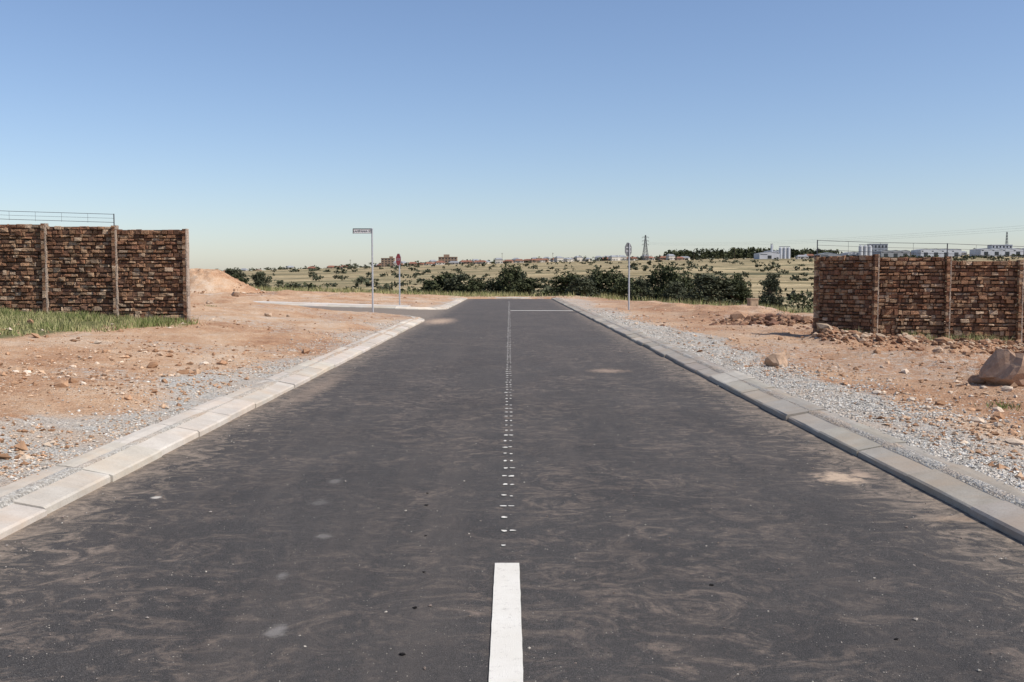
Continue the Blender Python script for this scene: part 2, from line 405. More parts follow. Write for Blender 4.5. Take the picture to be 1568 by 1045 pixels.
kerb('concrete_kerb', [(RW, -8), (RW, 67)], -1, bright=.80)
kerb('concrete_kerb', [(-3.2, 67.02), (3.2, 67.02)], +1)
g = Geo()
for x in np.arange(-30, -5, 1.5):
    z0 = float(armz(np.array(x))); z1 = float(armz(np.array(x + 1.49)))
    v = np.array([[x, 44.02, z0 + .118], [x + 1.49, 44.02, z1 + .118], [x + 1.49, 45.5, z1 + .13], [x, 45.5, z0 + .13],
                  [x, 44.02, z0 - .05], [x + 1.49, 44.02, z1 - .05], [x + 1.49, 45.5, z1 - .05], [x, 45.5, z0 - .05]])
    g.add(v, [[0, 1, 2, 3], [0, 4, 5, 1], [1, 5, 6, 2], [2, 6, 7, 3], [3, 7, 4, 0]], 0, np.ones(3) * rng.uniform(.9, 1.1))
obj('footway', g.mesh('footway', [M_walk]))

# markings
g = Geo()
ys_ = np.linspace(-8, 4.95, 160); v = []; f = []
for y in ys_:
    a_, b_ = rng.normal(0, .0006, 2)
    v += [[-.074 + a_, y, .010], [.050 + b_, y, .010]]
for i in range(len(ys_) - 1): f.append([2 * i, 2 * i + 1, 2 * i + 3, 2 * i + 2])
g.add(v, f)
obj('painted_centre_line', g.mesh('painted_centre_line', [M_paint]))
g = Geo()
y = 5.28
def blob(cx, cy, rx, ry, z=.0105):
    t = np.arange(8) / 8 * 2 * np.pi; rr = rng.uniform(.6, 1.2, 8)
    v = np.stack([cx + rx * rr * np.cos(t), cy + ry * rr * np.sin(t), np.full(8, z)], 1)
    g.add(v, [[0, 1, 2, 3], [0, 3, 4, 5], [0, 5, 6, 7]])
while y < 60:
    w = rng.uniform(.014, .027); off = rng.normal(0, .004); ry = .025 + min(y, 40) * .0007
    blob(-.032 + off, y + rng.normal(0, .012), w, ry * rng.uniform(.5, 1.1))
    if rng.random() < .85: blob(.016 + off, y + rng.normal(0, .012), w * .9, ry * rng.uniform(.4, 1.1))
    y += .31 + rng.normal(0, .012)
obj('painted_line_dots', g.mesh('painted_line_dots', [M_paint]))
g = Geo(); g.add([[.05, 43.0, .012], [2.75, 43.0, .009], [2.75, 43.4, .009], [.05, 43.4, .012]], [[0, 1, 2, 3]])
obj('painted_stop_line', g.mesh('painted_stop_line', [M_paint]))

# ------------------------------------------------------------------ walls
def wall(name, pts):
    g = Geo()
    pal = [(.34, .18, .105), (.42, .245, .145), (.26, .13, .08), (.47, .31, .195), (.19, .105, .07), (.37, .21, .125), (.54, .39, .27), (.31, .155, .09)]
    for i in range(len(pts) - 1):
        x0, y0, b0, t0 = pts[i]; x1, y1, b1, t1 = pts[i + 1]
        d = np.array([x1 - x0, y1 - y0]); L = np.linalg.norm(d); d /= L
        n = np.array([d[1], -d[0]])
        if n[1] > 0: n = -n
        zb = min(b0, b1) - .35; zt = t0
        def xf(v):
            return np.stack([x0 + d[0] * v[:, 0] + n[0] * v[:, 1], y0 + d[1] * v[:, 0] + n[1] * v[:, 1], v[:, 2]], 1)
        g.box(.04, L - .04, -.04, .006, zb, zt - .015, 0, (.075, .048, .034), xf=xf)
        npan = 7; ph = (zt - zb) / npan
        for k in range(npan):
            z = zb + k * ph + .005; ztop = zb + (k + 1) * ph - .005
            nr = 4
            hs = rng.uniform(.6, 1.4, nr); hs = hs / hs.sum() * (ztop - z)
            for h in hs:
                u = .045 + rng.uniform(-.01, .0)
                while u < L - .05:
                    w = min(rng.uniform(.04, .19), L - .045 - u)
                    if w > .015:
                        dep = rng.uniform(.012, .075) * (1 if rng.random() > .12 else .4)
                        c = np.array(pal[rng.integers(len(pal))]) * rng.uniform(.7, 1.25)
                        hh = h * rng.uniform(.62, 1.05); ex = rng.uniform(0, .25) * (h - hh if hh < h else 0)
                        v = np.array([[u + .003, .007, z], [u + w - .004, .007, z], [u + w - .004, .007, z + hh], [u + .003, .007, z + hh],
                                      [u + .008, dep, z + .008], [u + w - .010, dep, z + .008], [u + w - .010, dep, z + hh - .008], [u + .008, dep, z + hh - .008]])
                        v[:4] += rng.uniform(-.003, .003, (4, 3)) * [1, 0, 1]
                        v[4:] += rng.uniform(-.009, .009, (4, 3)) * [1, 1.3, 1]
                        v[4:, 1] = np.maximum(v[4:, 1], .010)
                        v[:, 2] += ex
                        g.add(xf(v), [[4, 5, 6, 7], [0, 1, 5, 4], [1, 2, 6, 5], [2, 3, 7, 6], [3, 0, 4, 7]], 0, c)
                    u += w
                z += h
    for i, (x, y, b, t) in enumerate(pts):
        tt = max(t, pts[max(0, i - 1)][3]) + .012
        z = b - .4
        while z < tt - .001:
            h = min(rng.uniform(.04, .10), tt - z)
            c = np.array(pal[rng.integers(len(pal))]) * rng.uniform(.7, 1.1)
            g.box(x - .048, x + .022, y - .085 - rng.uniform(0, .03), y + .06, z, z + h - .006, 0, c, jit=.006)
            z += h
        z = b - .4
        while z < tt - .001:
            h = min(rng.uniform(.10, .3), tt - z)
            g.box(x + .024, x + .050, y - .098, y + .062, z, z + h - .003, 0, np.array((.50, .40, .32)) * rng.uniform(.8, 1.1), jit=.003)
            z += h
    return obj(name, g.mesh(name, [M_wall]))

lw = [(-6.92 - 1.5 * i, 21.4, .50 + .078 * i, 2.475 + [0, .07, .115, .17, .22, .28, .34, .4, .46][i]) for i in range(9)]
wall('stone_textured_wall', lw)
rw = [(7.03, 22.8, .10, 1.94), (7.93, 21.6, .0, 1.89), (9.41, 21.42, -.07, 1.81), (10.88, 21.25, -.18, 1.76), (12.36, 21.1, -.25, 1.70), (13.85, 20.95, -.3, 1.64), (15.3, 20.8, -.38, 1.58), (16.8, 20.65, -.4, 1.54)]
wall('stone_textured_wall', rw)

def fence(name, posts, hgt, nst):
    g = Geo()
    for (x, y, z) in posts: g.beam((x, y, z - .25), (x, y, z + hgt), .012, .012, 6)
    for i in range(len(posts) - 1):
        a_ = np.array(posts[i]); b_ = np.array(posts[i + 1])
        for s in range(nst):
            h = hgt * (1 - s / nst) - .01
            m_ = (a_ + b_) / 2 - [0, 0, .012]
            r_ = .005 if s == 0 or s == nst - 1 else .003
            g.beam(a_ + [0, 0, h], m_ + [0, 0, h], r_, r_, 4, cap=False); g.beam(m_ + [0, 0, h], b_ + [0, 0, h], r_, r_, 4, cap=False)
        Lb = np.linalg.norm(b_ - a_); nn = int(Lb / .55)
        for q in range(1, nn):
            c = a_ + (b_ - a_) * q / nn
            g.beam(c + [0, 0, .05], c + [0, 0, hgt - .02], .003, .003, 4, cap=False)
    return obj(name, g.mesh(name, [M_wire]))
fence('electric_fence', [(lw[1][0] - .03, 21.42, 2.545), (lw[4][0], 21.42, 2.70), (lw[8][0], 21.42, 2.90)], .26, 3)
fence('electric_fence', [(7.03, 22.8, 1.98), (9.41, 21.45, 1.86), (12.36, 21.12, 1.76), (16.8, 20.67, 1.6)], .32, 3)

# ------------------------------------------------------------------ stones
import bmesh
def ico(sub):
    bm_ = bmesh.new(); bmesh.ops.create_icosphere(bm_, subdivisions=sub, radius=1)
    v = np.array([x.co[:] for x in bm_.verts]); f = np.array([[q.index for q in p.verts] for p in bm_.faces]); bm_.free(); return v, f
OCT = (np.array([[1, 0, 0], [-1, 0, 0], [0, 1, 0], [0, -1, 0], [0, 0, 1], [0, 0, -1.]]), np.array([[0, 2, 4], [2, 1, 4], [1, 3, 4], [3, 0, 4], [2, 0, 5], [1, 2, 5], [3, 1, 5], [0, 3, 5]]))
ICO1 = ico(1); ICO2 = ico(2); ICO3 = ico(3)
def stones(name, x, y, r, cols, tmpl=OCT, sink=.3, jit=.3, flat=.7, z=None):
    n = len(x); tv, tf = tmpl; k = len(tv)
    if z is None: z = H(x, y)
    V = np.tile(tv[None], (n, 1, 1)) * (1 + rng.uniform(-jit, jit, (n, k, 1)))
    V = V + rng.uniform(-jit, jit, (n, k, 3)) * .35
    V = V * np.stack([rng.uniform(.8, 1.25, n), rng.uniform(.7, 1.1, n), rng.uniform(.5, 1., n) * flat], 1)[:, None, :]
    a_ = rng.uniform(0, 2 * np.pi, n); t_ = rng.normal(0, .35, n)
    ct, st = np.cos(t_)[:, None], np.sin(t_)[:, None]
    y2 = V[:, :, 1] * ct - V[:, :, 2] * st; z2 = V[:, :, 1] * st + V[:, :, 2] * ct
    ca, sa = np.cos(a_)[:, None], np.sin(a_)[:, None]
    x3 = V[:, :, 0] * ca - y2 * sa; y3 = V[:, :, 0] * sa + y2 * ca
    W = np.stack([x3, y3, z2], 2) * r[:, None, None]
    W[:, :, 0] += x[:, None]; W[:, :, 1] += y[:, None]; W[:, :, 2] += (z + r * flat * (1 - 2 * sink) * .8)[:, None]
    Fa = tf[None] + (np.arange(n) * k)[:, None, None]
    C = np.repeat(cols[:, None, :], k, 1)
    return obj(name, mesh_np(name, W.reshape(-1, 3), Fa.reshape(-1, 3), [M_rock], None, C.reshape(-1, 3), False))
def pal(n, cols, v=.2):
    c = np.array(cols)[rng.integers(len(cols), size=n)]; return c * rng.uniform(1 - v, 1 + v, (n, 1))
GREY = [(.56, .52, .46), (.68, .65, .59), (.46, .43, .38), (.60, .53, .45), (.36, .33, .29)]
DIRT = [(.46, .28, .17), (.54, .37, .245), (.38, .22, .13), (.63, .50, .38), (.33, .19, .11)]
def samp_y(n, a, b): u = rng.random(n); return 1 / (1 / a + u * (1 / b - 1 / a))
n = 38000; y = samp_y(n, 3.5, 42); x = 3.2 + np.abs(rng.normal(0, .70, n)); k = (x < 6) & (fbm(x / .8, y / .8, 3, 71) + rng.uniform(-.2, .2, n) > .45); x, y = x[k], y[k]
stones('gravel', x, y, rng.uniform(.005, .017, len(x)) * (1 + y / 40), pal(len(x), GREY, .15))
n = 14000; y = samp_y(n, 3.5, 30); x = -3.2 - np.abs(rng.normal(0, .55, n)); k = (x > -6) & (fbm(x / .8, y / .8, 3, 72) + rng.uniform(-.2, .2, n) > .48); x, y = x[k], y[k]
stones('gravel', x, y, rng.uniform(.005, .015, len(x)) * (1 + y / 40), pal(len(x), GREY + DIRT[1:4], .15))
n = 42000; y = samp_y(n, 6, 66); x = rng.uniform(-1, 1, n) * (3.4 + y * .55)
keep = (np.abs(x) > 3.4) & ~((x < -2.8) & (y > 33) & (y < 46)) & (fbm(x / 1.8, y / 1.8, 3, 15) + rng.uniform(-.15, .15, n) > np.where(x > 0, .47, .58)) & ~((y > 50) & (x > 4))
x, y = x[keep], y[keep]
stones('soil_clods', x, y, np.exp(rng.normal(-4.4, .5, len(x))) * (1 + y / 45), pal(len(x), DIRT), OCT, .3)
n = 1900; y = samp_y(n, 7, 64); x = rng.uniform(-1, 1, n) * (3.4 + y * .55)
keep = (np.abs(x) > 4.0) & ~((x < -2.8) & (y > 32) & (y < 47)) & (fbm(x / 2.8, y / 2.8, 3, 25) > np.where(x > 0, .51, .60)) & ~((y > 50) & (x > 4)); x, y = x[keep], y[keep]
stones('rubble', x, y, np.exp(rng.normal(-3.3, .4, len(x))), pal(len(x), DIRT + [(.6, .5, .4)]), ICO1, .3, .22)
n = 3800; x = rng.uniform(6.3, 15, n); y = 20.4 - np.clip(x - 8, 0, 5) * .15 + rng.normal(0, .6, n)
stones('spoil_heap', x, y, np.exp(rng.normal(-3.4, .5, n)), pal(n, [(.30, .165, .10), (.23, .125, .075), (.38, .23, .14), (.5, .37, .26)]), ICO1, .3, .25)
n = 800; x = rng.normal(8.7, 1.3, n); y = rng.normal(30, 1.2, n); zz = H(x, y) + np.exp(-((x - 8.7) ** 2 / 2.2 + (y - 30) ** 2 / 2)) * .3
stones('spoil_heap', x, y, np.exp(rng.normal(-2.7, .4, n)), pal(n, [(.28, .16, .10), (.22, .12, .08), (.36, .22, .14)]), ICO1, .3, .25, z=zz - .03)
n = 1100; y = samp_y(n, 2.6, 30); x = rng.uniform(-2.8, 2.8, n); x = np.where(rng.random(n) < .6, np.sign(x) * (2.82 - np.abs(rng.normal(0, .3, n))), x)
stones('loose_grit', x, y, np.exp(rng.normal(-5.5, .35, n)) * (1 + y / 30), pal(n, [(.35, .31, .27), (.25, .2, .17), (.5, .45, .38)]), OCT, .2, z=np.full(n, .004))
n = 9000; y = samp_y(n, 2.6, 16); x = rng.uniform(-2.8, 2.8, n)
stones('loose_grit', x, y, np.exp(rng.normal(-6.2, .3, n)), pal(n, [(.35, .31, .27), (.5, .45, .38), (.1, .09, .08)]), OCT, .2, z=np.full(n, .004))
bx = np.array([-.41, -.415, -.42, -.47, -.53, -.55, -.36, 1.55, .95, -1.3]); by = np.array([3.74, 4.28, 4.81, 5.5, 6.25, 6.6, 3.1, 3.9, 4.6, 3.4])
stones('tar_lumps', bx, by, rng.uniform(.010, .017, 10), np.tile([[.02, .018, .017]], (10, 1)), ICO1, .3, .35, .4, z=np.full(10, .004))

def boulder(x, y, r, c, sc=(1, 1, .8), seed=0):
    v, f = ICO3; rr = np.random.default_rng(seed)
    for _ in range(14):
        d = rr.normal(size=3); d /= np.linalg.norm(d); k = rr.uniform(.45, .8)
        s = v @ d; v = np.where((s > k)[:, None], v - np.outer(s - k, d), v)
    q = fbm(v[:, 0] * 2.5 + v[:, 2] * 1.7 + seed, v[:, 1] * 2.5 - v[:, 2] * 1.3, 4, seed)
    v = v * (.80 + .5 * q[:, None]) * (1 + rr.uniform(-.025, .025, (len(v), 1))) * np.array(sc) * r
    return obj('boulder', mesh_np('boulder', v, f, [M_rock], None, np.tile([c], (len(v), 1)), False), None, (x, y, float(H(x, y)) + r * sc[2] * .55), rr.uniform(0, 6))
boulder(4.12, 15.2, .21, (.47, .33, .23), (1, .9, .85), 1)
boulder(6.05, 12.0, .31, (.44, .29, .20), (1, .9, .95), 22)
boulder(5.80, 12.25, .12, (.38, .24, .16), (1.4, .9, .7), 3)
for (x, y, r, s) in [(-6.4, 26.5, .13, 4), (-6.0, 27, .09, 5), (-9.6, 35, .2, 6), (-9.5, 31.5, .13, 7), (-13.3, 48.5, .3, 8), (-5.1, 14.5, .05, 9), (8.3, 16.5, .10, 13), (-12, 41, .14, 14), (9.1, 33.5, .22, 16), (6.6, 13.6, .10, 17), (7.3, 16.9, .11, 18)]:
    boulder(x, y, r, (.48, .35, .25), (1, .85, .7), s)

# dirt mound behind left wall
t = np.linspace(0, 2 * np.pi, 80, endpoint=False); rr = np.linspace(0, 1, 36)
TT, RR = np.meshgrid(t, rr); mx = np.cos(TT) * RR * 3.5; my = np.sin(TT) * RR * 2.6
hz = (1 - RR) * 1.75 * (1 + .5 * (fbm(mx * 1.1 + 9, my * 1.1, 3, 61) - .5)) + (fbm(mx * 3, my * 3, 4, 62) - .5) * .40 * ss(0, .2, 1 - RR) - .06
hz = np.minimum(hz, 1.32 + .35 * (fbm(mx * 2, my * 2, 3, 3) - .5))
V = np.stack([mx, my, hz], 2).reshape(-1, 3); a_, b_ = np.meshgrid(np.arange(80), np.arange(35)); a_ = a_.ravel(); b_ = b_.ravel()
F = np.stack([b_ * 80 + a_, b_ * 80 + (a_ + 1) % 80, (b_ + 1) * 80 + (a_ + 1) % 80, (b_ + 1) * 80 + a_], 1)[:, ::-1]
cm = np.zeros((len(V), 3)); cm[:, 0] = .12
mz = float(H(-18.4, 60))
obj('dirt_mound', mesh_np('dirt_mound', V, F, [M_ground], None, cm, True), None, (-18.4, 60, mz))
n = 500; a_ = rng.uniform(0, 6.28, n); q = rng.uniform(.5, 1.15, n); x = -18.4 + np.cos(a_) * q * 3.5; y = 60 + np.sin(a_) * q * 2.6
stones('rubble', x, y, np.exp(rng.normal(-2.8, .4, n)), pal(n, DIRT), ICO1, .3, .25, z=mz + np.clip(1 - q, 0, 1) * 1.6 - .06)

# ------------------------------------------------------------------ grass
def grass(name, x, y, h, tone, w=.008):
    n = len(x); z = H(x, y) - .01
    a_ = rng.uniform(0, np.pi, n); lean = rng.normal(0, .35, (n, 2)) * h[:, None]
    dx = np.cos(a_) * w; dy = np.sin(a_) * w
    V = np.zeros((n, 3, 3)); V[:, 0] = np.stack([x - dx, y - dy, z], 1); V[:, 1] = np.stack([x + dx, y + dy, z], 1)
    V[:, 2] = np.stack([x + lean[:, 0], y + lean[:, 1], z + h], 1)
    C = np.repeat(np.clip(tone, 0, 1)[:, None], 3, 1).reshape(-1, 1) * np.ones((1, 3))
    return obj(name, mesh_np(name, V.reshape(-1, 3), np.arange(3 * n).reshape(-1, 3), [M_grass], None, C))
n = 120000; x = -6.6 - rng.random(n) ** .8 * 8; y = rng.uniform(12., 21.3, n)
dens = fbm(x / .9, y / .9, 3, 33); lim = 13.6 + (fbm(x / 1.4, y * 0, 3, 34) - .5) * 3 + ss(-8.6, -6.8, x) * 6.2
k = (y > lim) & (dens + rng.uniform(-.14, .14, n) + ss(0, 2, y - lim) * .12 > .50); x, y, dens = x[k], y[k], dens[k]
grass('grass_patch', x, y, rng.uniform(.04, .20, len(x)) * (.4 + dens), rng.normal(.22, .22, len(x)) + (dens < .48) * .25, .009)
n = 5000; x = rng.uniform(6.4, 15, n); y = 21.0 - np.clip(x - 8, 0, 7) * .12 + rng.normal(0, .2, n); k = fbm(x / .5, y / .5, 2, 44) > .52; x, y = x[k], y[k]
grass('grass_patch', x, y, rng.uniform(.05, .22, len(x)), rng.normal(.4, .25, len(x)))
n = 36000; x = rng.uniform(-45, 40, n); y = edge_y(x) + rng.normal(2.5, 2.6, n); k = (fbm(x / 2.5, y / 2.5, 3, 45) > .46) & ((np.abs(x) > 3.5) | (y > 68)); x, y = x[k], y[k]
grass('veld_grass', x, y, rng.uniform(.1, .45, len(x)), rng.normal(.5, .28, len(x)), .02)
n = 900; cx = np.array([4.55, 5.1, -9, 8.2, 4.9, -7.6, 9.8]); cy = np.array([8.3, 10.2, 30, 18.5, 7.2, 19.6, 25]); q = rng.integers(0, 7, n)
x = cx[q] + rng.normal(0, .09, n); y = cy[q] + rng.normal(0, .09, n)
grass('weed_tufts', x, y, rng.uniform(.02, .09, n), rng.normal(.15, .15, n), .006)

# ------------------------------------------------------------------ vegetation
def crown_leaves(g, cent, rad, nl, ls, m=1):
    nc = len(cent); q = rng.integers(nc, size=nl)
    d = rng.normal(size=(nl, 3)); d /= np.linalg.norm(d, axis=1)[:, None]
    rr = rad[q] * rng.uniform(.45, 1.08, nl)[:, None]
    p = cent[q] + d * rr
    u = rng.normal(size=(nl, 3)); u /= np.linalg.norm(u, axis=1)[:, None]
    w = np.cross(u, rng.normal(size=(nl, 3))); w /= np.linalg.norm(w, axis=1)[:, None]
    s = ls * rng.uniform(.5, 1.3, nl)[:, None]
    V = np.stack([p - u * s, p - w * s * .6, p + u * s, p + w * s * .6], 1)
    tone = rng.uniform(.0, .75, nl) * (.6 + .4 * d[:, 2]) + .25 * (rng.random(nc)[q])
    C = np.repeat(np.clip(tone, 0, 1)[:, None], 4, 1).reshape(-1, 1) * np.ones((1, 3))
    g.V.append(V.reshape(-1, 3)); g.F.append(np.arange(4 * nl).reshape(-1, 4) + g.n); g.n += 4 * nl
    g.M.append(np.full(nl, m)); g.C.append(C)
def tree_mesh(name, nclump, nl, ls, trunk=.18, low=.12, leaf=M_leafA):
    g = Geo()
    th = low + .25
    g.beam((0, 0, -.15), (rng.uniform(-.03, .03), rng.uniform(-.03, .03), th), .035 * trunk / .18, .02, 8, 0)
    cent = []; rad = []
    for i in range(nclump):
        a_ = rng.uniform(0, 2 * np.pi); h = low + (1 - low) * rng.random() ** .9
        prof = math.sin(math.pi * min(1, (h - low) / (1 - low) * .80 + .16)) ** .7
        r = .42 * prof * rng.uniform(.2, 1)
        c = np.array([r * math.cos(a_), r * math.sin(a_), h - .10]); cent.append(c); rad.append(rng.uniform(.09, .17) * np.array([1.1, 1.1, .85]))
        if i % 2 == 0: g.beam((0, 0, min(th, .12 + h * .3)), c, .014, .004, 4, 0, cap=False)
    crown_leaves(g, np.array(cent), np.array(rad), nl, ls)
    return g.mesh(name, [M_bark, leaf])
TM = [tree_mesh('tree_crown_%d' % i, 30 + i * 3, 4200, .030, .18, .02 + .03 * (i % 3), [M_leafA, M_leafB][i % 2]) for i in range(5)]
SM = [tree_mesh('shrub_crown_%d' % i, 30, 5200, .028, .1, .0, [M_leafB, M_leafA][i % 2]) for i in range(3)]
def plant(name, me, x, y, top, w):
    z = float(H(x, y)); h = top - z
    return obj(name, me, None, (x, y, z - .03), rng.uniform(0, 6), (w, w * rng.uniform(.85, 1.1), h))
T = [(-6.2, 98, 1.95, 4.8), (-4.6, 92, 1.85, 3.8), (-3.2, 90, 1.5, 3.4), (-1.7, 95, 1.3, 3.4), (.2, 90, 2.85, 3.2), (1.6, 88, 1.5, 3.4), (.9, 94, 2.1, 3), (5.0, 85, 1.9, 4.), (6.2, 82, 1.5, 3.4), (8.8, 90, 2.4, 4.), (9.9, 86, 1.6, 3.5), (8.0, 95, 1.9, 3.2), (7.1, 92, 1.3, 3.),
     (12.4, 95, 1.4, 3.2), (14, 90, 2.85, 3.5), (14.2, 83, 1.5, 3.4), (11.6, 88, 1.4, 3), (17.5, 100, 2.0, 4.2), (28.8, 110, 1.9, 2.8), (28, 122, 2.2, 3.2), (-8.3, 104, 1.3, 3.6)]
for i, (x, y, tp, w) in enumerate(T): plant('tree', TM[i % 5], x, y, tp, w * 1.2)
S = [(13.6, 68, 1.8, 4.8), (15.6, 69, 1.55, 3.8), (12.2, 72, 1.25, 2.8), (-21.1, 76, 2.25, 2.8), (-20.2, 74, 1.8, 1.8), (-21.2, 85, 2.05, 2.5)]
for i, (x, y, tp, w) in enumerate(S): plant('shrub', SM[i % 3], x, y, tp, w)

def mass(name, xs_, ys_, hs, ws, nl, lsf, leaf):
    g = Geo(); zs = H(xs_, ys_, False)
    n = len(xs_)
    for j in range(n):
        c = []; r = []
        for q in range(5):
            c.append([xs_[j] + rng.normal(0, ws[j] * .22), ys_[j] + rng.normal(0, ws[j] * .22), zs[j] + hs[j] * rng.uniform(.15, .8)])
            r.append(np.array([ws[j] * .24, ws[j] * .24, hs[j] * .24]))
        crown_leaves(g, np.array(c), np.array(r), nl, lsf * ws[j], 0)
    return obj(name, g.mesh(name, [leaf]))
n = 230; x = np.concatenate([rng.uniform(-60, 45, 130), rng.uniform(-11, 20, 100)]); y = rng.uniform(88, 190, n)
mass('shrub_thicket', x, y, rng.uniform(.8, 2.9, n), rng.uniform(2, 4.5, n), 130, .075, M_leafA)
n = 220; y = rng.uniform(190, 620, n); x = rng.uniform(-.42, .5, n) * y
mass('distant_bushes', x, y, rng.uniform(1., 3.2, n), rng.uniform(2.5, 6, n), 50, .12, M_leafB)
n = 380; y = rng.uniform(600, 1460, n) ; x = rng.uniform(-.4, .55, n) * y
mass('distant_bushes', x, y, rng.uniform(1.5, 4, n), rng.uniform(3, 8, n), 26, .16, M_leafB)
n = 290; y = rng.uniform(1380, 1560, n); x = np.concatenate([rng.uniform(-420, 330, 190), rng.uniform(330, 800, 100)])
mass('distant_tree_line', x, y, rng.uniform(4, 9, n), rng.uniform(6, 13, n), 30, .16, M_leafA)
n = 60; y = rng.uniform(1130, 1200, n); x = rng.uniform(380, 700, n)
mass('distant_tree_line', x, y, rng.uniform(2, 5, n), rng.uniform(6, 12, n), 30, .16, M_leafA)
n = 240; x = rng.uniform(238, 490, n); y = rng.uniform(1470, 1560, n)
mass('distant_tree_line', x, y, rng.uniform(9, 18, n) * (1 - .25 * ss(380, 475, x)), rng.uniform(10, 18, n), 42, .15, M_leafA)

# ------------------------------------------------------------------ town
M_hw = mat_simple('plaster_mat', (.52, .48, .42), .9, .1, 0, .15, .3, 0)
M_hb = mat_simple('face_brick_mat', (.30, .21, .15), .9, .1, 0, .12, .3, 0)
M_rr = mat_simple('red_roof_tile_mat', (.24, .115, .08), .9, .1, 0, .2, .3, 0)
M_rg = mat_simple('grey_roof_sheet_mat', (.28, .29, .30), .6, .3, 0, .15, .3, 0)
M_win = mat_simple('window_glass_mat', (.03, .035, .04), .2, .5, 0, .1, .3, 0)
M_shed = mat_simple('white_cladding_mat', (.52, .53, .55), .7, .2, 0, .12, .1, 0)
def house_mesh(name, L, W, h, rh, mw, mr):
    g = Geo(); g.box(-L / 2, L / 2, -W / 2, W / 2, -1.5, h, 0)
    o = .5
    v = [[-L / 2 - o, -W / 2 - o, h + .01], [L / 2 + o, -W / 2 - o, h + .01], [L / 2 + o, W / 2 + o, h + .01], [-L / 2 - o, W / 2 + o, h + .01], [-L / 2 + W * .25, 0, h + rh], [L / 2 - W * .25, 0, h + rh]]
    g.add(v, [[0, 1, 5, 4], [2, 3, 4, 5]], 1)
    g.add([v[1], v[2], [v[5][0], .01, v[5][2]], [v[5][0], -.01, v[5][2]]], [[0, 1, 2, 3]], 1)
    g.add([v[3], v[0], [v[4][0], -.01, v[4][2]], [v[4][0], .01, v[4][2]]], [[0, 1, 2, 3]], 1)
    for u in np.linspace(-L * .35, L * .35, 3): g.box(u - .7, u + .7, -W / 2 - .05, -W / 2 + .1, 1., 2.2, 2)
    g.box(-L * .2, -L * .2 + .9, -W / 2 - .06, -W / 2 + .1, 0., 2.1, 2)
    return g.mesh(name, [mw, mr, M_win])
HM = [house_mesh('house_a', 12, 8, 2.9, 2.4, M_hw, M_rr), house_mesh('house_b', 14, 9, 3., 2.1, M_hw, M_rg), house_mesh('house_c', 11, 8, 2.9, 2.2, M_hb, M_rr), house_mesh('house_d', 10, 8, 5.4, 2.4, M_hw, M_rg)]
for (n, xa, xb, ya, yb) in [(76, -190, 250, 1350, 1500), (12, -420, -180, 1350, 1480), (16, 300, 720, 1240, 1420)]:
    for i in range(n):
        x = rng.uniform(xa, xb); y = rng.uniform(ya, yb)
        z = float(H(x, y, False)); obj('house', HM[rng.integers(4)], None, (x, y, z + .2), rng.normal(0, .4))
def block(name, x, y, L, W, h, storeys, mw=M_hb, tower=None):
    g = Geo(); g.box(-L / 2, L / 2, -W / 2, W / 2, -3, h, 0); g.box(-L / 2 - .3, L / 2 + .3, -W / 2 - .3, W / 2 + .3, h + .01, h + .6, 0, (1.1, 1.1, 1.1))
    sh = h / storeys
    for s in range(storeys):
        nb = int(L / 4)
        for q in range(nb):
            u = -L / 2 + (q + .5) * L / nb; g.box(u - 1.1, u + 1.1, -W / 2 - .08, -W / 2 + .1, s * sh + .9, s * sh + sh * .75, 1)
    if tower: g.box(tower[0], tower[1], -2, 2, h + .6, h + tower[2], 0)
    return obj(name, g.mesh(name, [mw, M_win]), None, (x, y, float(H(x, y, False))))
block('apartment_building', -86, 1400, 26, 12, 11, 3, M_hb, (-6, 2, 4))
block('apartment_building', -170, 1400, 18, 12, 12, 4, M_hb, (2, 7, 3))
def shed(name, x, y, L, W, h, mw=M_shed, bays=1, mr=M_rg):
    g = Geo()
    for k_ in range(bays):
        a0 = -L / 2 + k_ * L / bays; a1 = a0 + L / bays - .02; mid = (a0 + a1) / 2; rh = h + (a1 - a0) * .09
        g.box(a0, a1, -W / 2, W / 2, -3, h, 0)
        g.add([[a0, -W / 2, h], [a1, -W / 2, h], [mid, -W / 2, rh], [mid, -W / 2, rh - .01]], [[0, 1, 2, 3]], 0)
        g.add([[a0 - .02, -W / 2 - .3, h + .02], [mid, -W / 2 - .3, rh + .02], [mid, W / 2, rh + .02], [a0 - .02, W / 2, h + .02]], [[0, 1, 2, 3]], 1)
        g.add([[mid, -W / 2 - .3, rh + .02], [a1, -W / 2 - .3, h + .02], [a1, W / 2, h + .02], [mid, W / 2, rh + .02]], [[0, 1, 2, 3]], 1)
        g.box(mid - 2.5, mid + 2.5, -W / 2 - .08, -W / 2 + .2, 0, h * .6, 2)
        g.box(a0 + 1, mid - 3, -W / 2 - .07, -W / 2 + .2, h * .72, h * .84, 2)
    return obj(name, g.mesh(name, [mw, mr, M_win]), None, (x, y, float(H(x, y, False))))
shed('factory_building', 335, 1300, 26, 30, 7); shed('factory_building', 352, 1330, 18, 30, 10, M_shed, 2)
shed('factory_building', 436, 1260, 26, 30, 7, M_shed, 2)
shed('factory_building', 478, 1250, 36, 30, 8, M_rg, 3)
shed('factory_building', 530, 1240, 50, 30, 8.5, M_shed, 4); shed('factory_building', 600, 1230, 52, 30, 8, M_shed, 4)
shed('factory_building', 658, 1230, 44, 30, 9, M_rg, 2); shed('factory_building', 395, 1240, 26, 24, 6, M_rg, 1)
block('office_building', 470, 1275, 22, 12, 17, 3, M_rg); block('office_building', 620, 1262, 26, 12, 13, 3, M_shed)
